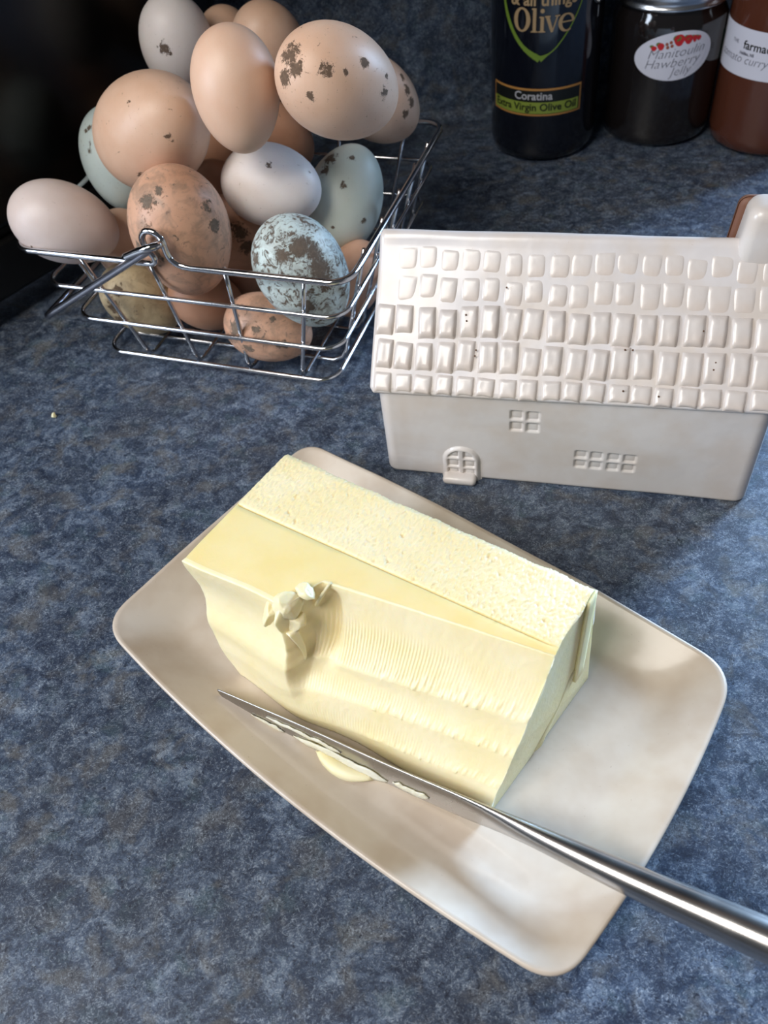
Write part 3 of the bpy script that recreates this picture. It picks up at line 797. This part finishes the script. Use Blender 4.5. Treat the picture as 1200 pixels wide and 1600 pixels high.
# ---------------------------------------------------------------- black appliance in the corner
AX = Vector((.719, .695, 0)).normalized(); AN = Vector((.695, -.719, 0)).normalized()     # along the front, out of the front
app = empty('countertop_oven', Vector((-.2165, .452, 0))+AX*.12-AN*.104, 'black countertop oven set across the corner behind the egg basket', 'oven')
app.rotation_euler = (0, 0, math.atan2(AX.y, AX.x))
link('body', rbox(-.26, .108, 0.000, .045, .012, .29, .008, 4), BLACK, app, smooth=False).location = (0, -.1, 0)
d = link('door', rbox(-.245, .100, -.006, .002, .055, .275, .004, 3), BLACKGLASS, app, smooth=False); d.location = (0, -.1, 0)
V, F = tube([(-.20, -.103, .262), (-.20, -.124, .262), (-.19, -.128, .262), (.06, -.128, .262), (.07, -.124, .262), (.07, -.103, .262)], .0045, 10); link('handle', pydata('handle', V, F), BLACK, d).location = (0, .1, 0)
link('drip_drawer', rbox(-.25, .102, -.004, .002, .016, .05, .003, 3), BLACK, app, smooth=False).location = (0, -.1, 0)
for x in (-.24, .090):
    for y in (-.09, -.062):
        V, F = lathe([(.008, 0), (.009, .003), (.009, .013)], 20); link('foot', pydata('foot', V, F), BLACK, app).location = (x, y, 0)

# ---------------------------------------------------------------- jars and bottle
def cyl(c, r, ang, z, off=0.):
    f0 = math.atan2(-c[1], -c[0]); a = f0+ang; return Vector((c[0]+(r+off)*math.cos(a), c[1]+(r+off)*math.sin(a), z))
def grid_label(c, r, rows, off, mat, name, parent, n=28):
    """rows: (z, a0, a1) with angles in radians; a skin following the cylinder"""
    V = []; F = []
    for z, a0, a1 in rows:
        for k in range(n+1): V.append(cyl(c, r, lerp(a0, a1, k/n), z, off)-parent.location)
    for j in range(len(rows)-1):
        for k in range(n): a = j*(n+1)+k; F.append((a, a+1, a+n+2, a+n+1))
    me = pydata(name, V, F)
    return link(name, me, mat, parent)
def bend(pts2, faces, c, r, ang, z, off, mat, name, parent, rot=0.):
    ca, sa = math.cos(rot), math.sin(rot)
    V = [cyl(c, r, ang+(x*ca-y*sa)/r, z+x*sa+y*ca, off)-parent.location for x, y in pts2]
    return link(name, pydata(name, V, faces), mat, parent, smooth=False)
def text(body, size, c, r, ang, z, off, mat, name, parent, rot=0., shear=0., weight=0., align='CENTER', sx=1.):
    cu = bpy.data.curves.new('t', 'FONT'); cu.body = body; cu.size = size; cu.shear = shear; cu.offset = weight; cu.align_x = align; cu.resolution_u = 3
    o = bpy.data.objects.new('t', cu); COL.objects.link(o)
    bpy.context.view_layer.update()
    me = bpy.data.meshes.new_from_object(o.evaluated_get(bpy.context.evaluated_depsgraph_get()))
    pts = [(v.co.x*sx, v.co.y) for v in me.vertices]; fs = [tuple(p.vertices) for p in me.polygons]
    bpy.data.objects.remove(o, do_unlink=True); bpy.data.meshes.remove(me)
    return bend(pts, fs, c, r, ang, z, off, mat, name, parent, rot)
def ribbon(pts, wid):
    """flat stroke through pts with half widths wid -> verts, faces"""
    V = []; F = []; n = len(pts)
    for i in range(n):
        a = pts[max(i-1, 0)]; b = pts[min(i+1, n-1)]; dx, dy = b[0]-a[0], b[1]-a[1]; l = math.hypot(dx, dy) or 1
        w = wid[i] if isinstance(wid, (list, tuple)) else wid
        V += [(pts[i][0]-dy/l*w, pts[i][1]+dx/l*w), (pts[i][0]+dy/l*w, pts[i][1]-dx/l*w)]
    for i in range(n-1): F.append((2*i, 2*i+1, 2*i+3, 2*i+2))
    return V, F
def join2(parts):
    V = []; F = []
    for v, f in parts:
        b = len(V); V += v; F += [tuple(x+b for x in q) for q in f]
    return V, F
# olive oil bottle
BOT = plain('dark_bottle_glass', (.004, .005, .009), .10, coat=.3)
GOLD = plain('gold_print', (.33, .22, .11), .5); LIME = plain('lime_print', (.20, .26, .035), .5); ORNG = plain('orange_print', (.42, .20, .05), .5)
SILV = plain('pale_print', (.42, .42, .44), .5); INK = plain('black_print', (.006, .007, .006), .4)
bc = (.158, .5876); br = .0368
bot = empty('olive_oil_bottle', (bc[0], bc[1], 0), 'tall dark olive oil bottle with gold and lime lettering, left of the jars', 'bottle')
V, F = lathe([(.010, .003), (.026, .0008), (.032, .0006), (.0352, .003), (.0366, .008), (br, .016), (br, .15), (.0362, .165), (.033, .178), (.026, .190), (.018, .200), (.0145, .210), (.0138, .235), (.0155, .236), (.0155, .242), (.012, .2425)], 72)
link('bottle_glass', fix(pydata('bottle_glass', V, F)), BOT, bot)
V, F = lathe([(.016, .2300), (.0163, .2310), (.0163, .262), (.0155, .2635), (.002, .2637)], 40); link('cap', fix(pydata('cap', V, F)), plain('cap_black', (.02, .02, .02), .4), bot)
a0, a1 = R(-62.5), R(41)
lab = grid_label(bc, br, [(.0336, a0, a1), (.0514, a0, a1)], .0002, ORNG, 'band_label', bot)
e_ = .0013/br
grid_label(bc, br, [(.0349, a0+e_, a1-e_), (.0501, a0+e_, a1-e_)], .00045, INK, 'label_field', bot).parent = lab
g = grid_label(bc, br, [(.0353, a0+e_*1.4, a1-e_*1.8), (.0428, a0+e_*1.4, a1-e_*1.8)], .0007, LIME, 'label_stripe', bot); g.parent = lab
text('Coratina', .0072, bc, br, R(-11), .0445, .0009, SILV, 'lettering', bot, weight=.00012).parent = lab
text('Extra Virgin Olive Oil', .0068, bc, br, R(-11), .0374, .0010, INK, 'lettering', bot, weight=.00010, sx=.98).parent = lab
def bez(P, n=14):
    return [(q.x, q.y) for q in catmull([(x, y, 0) for x, y in P], n)]
sh = [(R(a)*br, z-.07) for a, z in ((-50, .120), (-46, .103), (-40, .0915), (-31, .0822), (-20, .0752), (-5.7, .0698))]
sh2 = [(R(a)*br, z-.07) for a, z in ((-5.7, .0698), (8, .0752), (20, .0842), (29, .0935), (35, .1030), (40, .120))]
r1 = bez(sh); r2 = bez(sh2)
w1 = [.0006+.0006*sm(0, .4, i/len(r1))+.0003*ns(i*.9, 3)+.0009*sm(.7, 1, i/len(r1)) for i in range(len(r1))]
w2 = [.0014*(1-sm(0, .15, i/len(r2)))+.0004 for i in range(len(r2))]
v2, f2 = join2([ribbon(r1, w1), ribbon(r2, w2)])
emblem = bend(v2, f2, bc, br, 0, .07, .0003, plain('green_print', (.13, .21, .02), .5), 'shield_outline', bot)
# large serif word, glyph by glyph from strokes
def glyph_O(x, w=.0112, h=.0140):
    n = 40; V = []; F = []
    for i in range(n):
        a = 2*math.pi*i/n; V += [(x+w*.5*math.cos(a), h*.5+h*.5*math.sin(a)), (x+w*.26*math.cos(a+.15), h*.5+h*.42*math.sin(a+.15))]
    for i in range(n): j = (i+1) % n; F.append((2*i, 2*i+1, 2*j+1, 2*j))
    return V, F
def bar(x0, y0, x1, y1, w0, w1=None): return ribbon([(lerp(x0, x1, k/4), lerp(y0, y1, k/4)) for k in range(5)], [lerp(w0, w1 if w1 is not None else w0, k/4) for k in range(5)])
G = [glyph_O(-.0120)]
G += [bar(-.0038, 0, -.0038, .0138, .00105), bar(-.0060, .0004, -.0016, .0004, .0004), bar(-.0056, .0132, -.0038, .0136, .0004)]
G += [bar(.0010, 0, .0010, .0090, .00105), bar(-.0012, .0004, .0030, .0004, .0004), bar(-.0008, .0086, .0010, .0088, .0004)]
n_ = [(.0010+.0013*math.cos(2*math.pi*k/12), .0122+.0013*math.sin(2*math.pi*k/12)) for k in range(12)]; G += [(n_, [tuple(range(12))])]
G += [bar(.0040, .0092, .0073, 0, .0011, .0008), bar(.0073, 0, .0103, .0092, .0004), bar(.0026, .0090, .0060, .0090, .0004), bar(.0088, .0090, .0118, .0090, .0004)]
arc = [(.0163+.0042*math.cos(R(a)), .0046+.0048*math.sin(R(a))) for a in range(5, 320, 15)]; G += [ribbon(arc, [.0004+.0008*abs(math.cos(R(a)/1.0))*(1 if 90 < a < 270 else .6) for a in range(5, 320, 15)]), bar(.0124, .0050, .0204, .0050, .0004)]
v2, f2 = join2(G)
bend(v2, f2, bc, br, R(-6), .0858, .0004, GOLD, 'lettering', bot).parent = emblem
text('& all things', .0098, bc, br, R(-4), .1010, .0004, GOLD, 'lettering', bot, weight=.00022, sx=.98).parent = emblem
# jelly jar
JAR = plain('dark_jelly_glass', (.010, .008, .008), .09, coat=.6); LIDM = mat_steel('zinc_lid', (.55, .55, .56), .25)
STICK = plain('sticker_paper', (.62, .62, .70), .6); PEN = plain('pen_ink', (.16, .16, .20), .6); RED = plain('berry_red', (.50, .015, .02), .5); LEAF = plain('berry_leaf', (.10, .16, .03), .5); BERRY = plain('berry_brown', (.28, .07, .03), .5)
jc = (.2397, .5820); jr = .037
jar = empty('jelly_jar', (jc[0], jc[1], 0), 'dark jelly jar with a silver lid and a white oval berry sticker', 'jar')
V, F = lathe([(.010, .004), (.028, .0008), (.033, .0008), (.0360, .0035), (jr, .010), (jr, .070), (.0368, .078), (.0345, .0832), (.0335, .086), (.0335, .1005)], 72)
link('jar_glass', fix(pydata('jar_glass', V, F)), JAR, jar)
V, F = lathe([(.0340, .0868), (.0362, .0866), (.0368, .0874), (.0362, .0886), (.0356, .0896), (.0356, .0915), (.0362, .0926), (.0358, .0940), (.0356, .0985), (.0348, .1008), (.0330, .1012), (.0318, .1008)], 72)
link('lid_ring', fix(pydata('lid_ring', V, F)), LIDM, jar)
V, F = lathe([(.0320, .1002), (.0322, .1010), (.0300, .1014), (.0280, .1008), (.002, .1008)], 64); link('lid', fix(pydata('lid', V, F)), LIDM, jar)
V2 = [(0, 0)]; F2 = []; nn = 56
for k in range(1, 7):
    for i in range(nn):
        a = 2*math.pi*i/nn; V2.append((.0255*k/6*math.cos(a), .0148*k/6*math.sin(a)*(1+.10*math.cos(a))))
for i in range(nn): F2.append((0, 1+i, 1+(i+1) % nn))
for k in range(5):
    for i in range(nn): a = 1+k*nn; F2.append((a+i, a+nn+i, a+nn+(i+1) % nn, a+(i+1) % nn))
TL = R(5); JA, JZ = R(9.5), .0612
stk = bend(V2, F2, jc, jr, JA, JZ, .00015, STICK, 'oval_sticker', jar, TL)
def jl(x, y): ca, sa = math.cos(TL), math.sin(TL); return JA+(x*ca-y*sa)/jr, JZ+x*sa+y*ca
for body, size, x, y in (('Manitoulin', .0080, .0015, -.0002), ('Hawberry', .0080, -.0010, -.0062), ('Jelly', .0076, .0045, -.0118)):
    a, z = jl(x, y); text(body, size, jc, jr, a, z, .0003, PEN, 'handwriting', jar, TL, .35, -.00012, sx=1.08).parent = stk
def blob(x, y, rx, ry, mat, name, tip=0.):
    n = 16; vs = []
    for k in range(n):
        a = 2*math.pi*k/n; w = 1-tip*max(0, -math.sin(a))*abs(math.cos(a)); vs.append((rx*math.cos(a)*w, ry*math.sin(a)*(1+tip*.4*(math.sin(a) < 0))))
    a, z = jl(x, y); o = bend(vs, [tuple(range(n))], jc, jr, a, z, .0003 if mat is not LEAF else .00025, mat, name, jar, TL); o.parent = stk
for x, y, rx, ry in ((-.0125, .0062, .0019, .0014), (-.0082, .0072, .0022, .0021), (.0030, .0098, .0034, .0033), (.0088, .0092, .0028, .0026), (.0128, .0088, .0015, .0020), (.0155, .0085, .0016, .0014)):
    blob(x-.0014, y+.0012, rx*.75, ry*.6, LEAF, 'printed_leaf'); blob(x, y, rx, ry, RED, 'printed_berry', .35)
for x, y in ((-.0045, .0082), (-.0040, .0062), (-.0020, .0090), (-.0014, .0068)): blob(x, y, .0010, .0010, BERRY, 'printed_berry')
# sauce jar
SAUCE = plain('tomato_curry_glass', (.085, .026, .014), .12, coat=.6)
sc_ = (.3050, .5444); sr = .038
sau = empty('sauce_jar', (sc_[0], sc_[1], 0), 'reddish brown sauce jar with a white handwritten label at the right edge', 'jar')
V, F = lathe([(.010, .004), (.028, .0008), (.033, .0008), (.0368, .0040), (sr, .011), (sr, .105), (.0365, .113), (.034, .118), (.0335, .121), (.0335, .134)], 72)
link('jar_glass', fix(pydata('jar_glass', V, F)), SAUCE, sau)
V, F = lathe([(.0338, .1215), (.0362, .1215), (.0366, .1230), (.0366, .134), (.035, .136), (.002, .136)], 64); link('lid', fix(pydata('lid', V, F)), LIDM, sau)
pl_ = grid_label(sc_, sr, [(.0500+.028*k/4, R(-84), R(80)) for k in range(5)], .0002, STICK, 'paper_label', sau, 48)
gs = grid_label(sc_, sr, [(.0500+.018*k/4, R(-92), R(-83)) for k in range(5)], .0002, plain('label_green', (.03, .10, .04), .5), 'label_edge', sau, 6); gs.parent = pl_
text('THE', .0030, sc_, sr, R(-50), .0682, .0004, PEN, 'lettering', sau).parent = pl_
text('farmacy', .0070, sc_, sr, R(-39), .0665, .0004, INK, 'lettering', sau, align='LEFT', weight=.0001).parent = pl_
text('Halifax, NS', .0024, sc_, sr, R(-42), .0630, .0004, PEN, 'lettering', sau, align='LEFT', weight=.0001).parent = pl_
text('tomato curry sauce', .0073, sc_, sr, R(-71), .0580, .0004, PEN, 'handwriting', sau, align='LEFT', shear=.3, weight=-.00008).parent = pl_
# crumb at the left edge of the picture
cr = lump(Vector((0, 0, 0)), .0016, 3, 'crumb'); cr.parent = None; cr.location = (-.1722, .3590, .0012)
tag(cr, 'tiny yellow crumb on the dark countertop near the left edge', 'crumb')
# parts that were placed while their holder stood elsewhere keep their frames
bpy.context.view_layer.update()
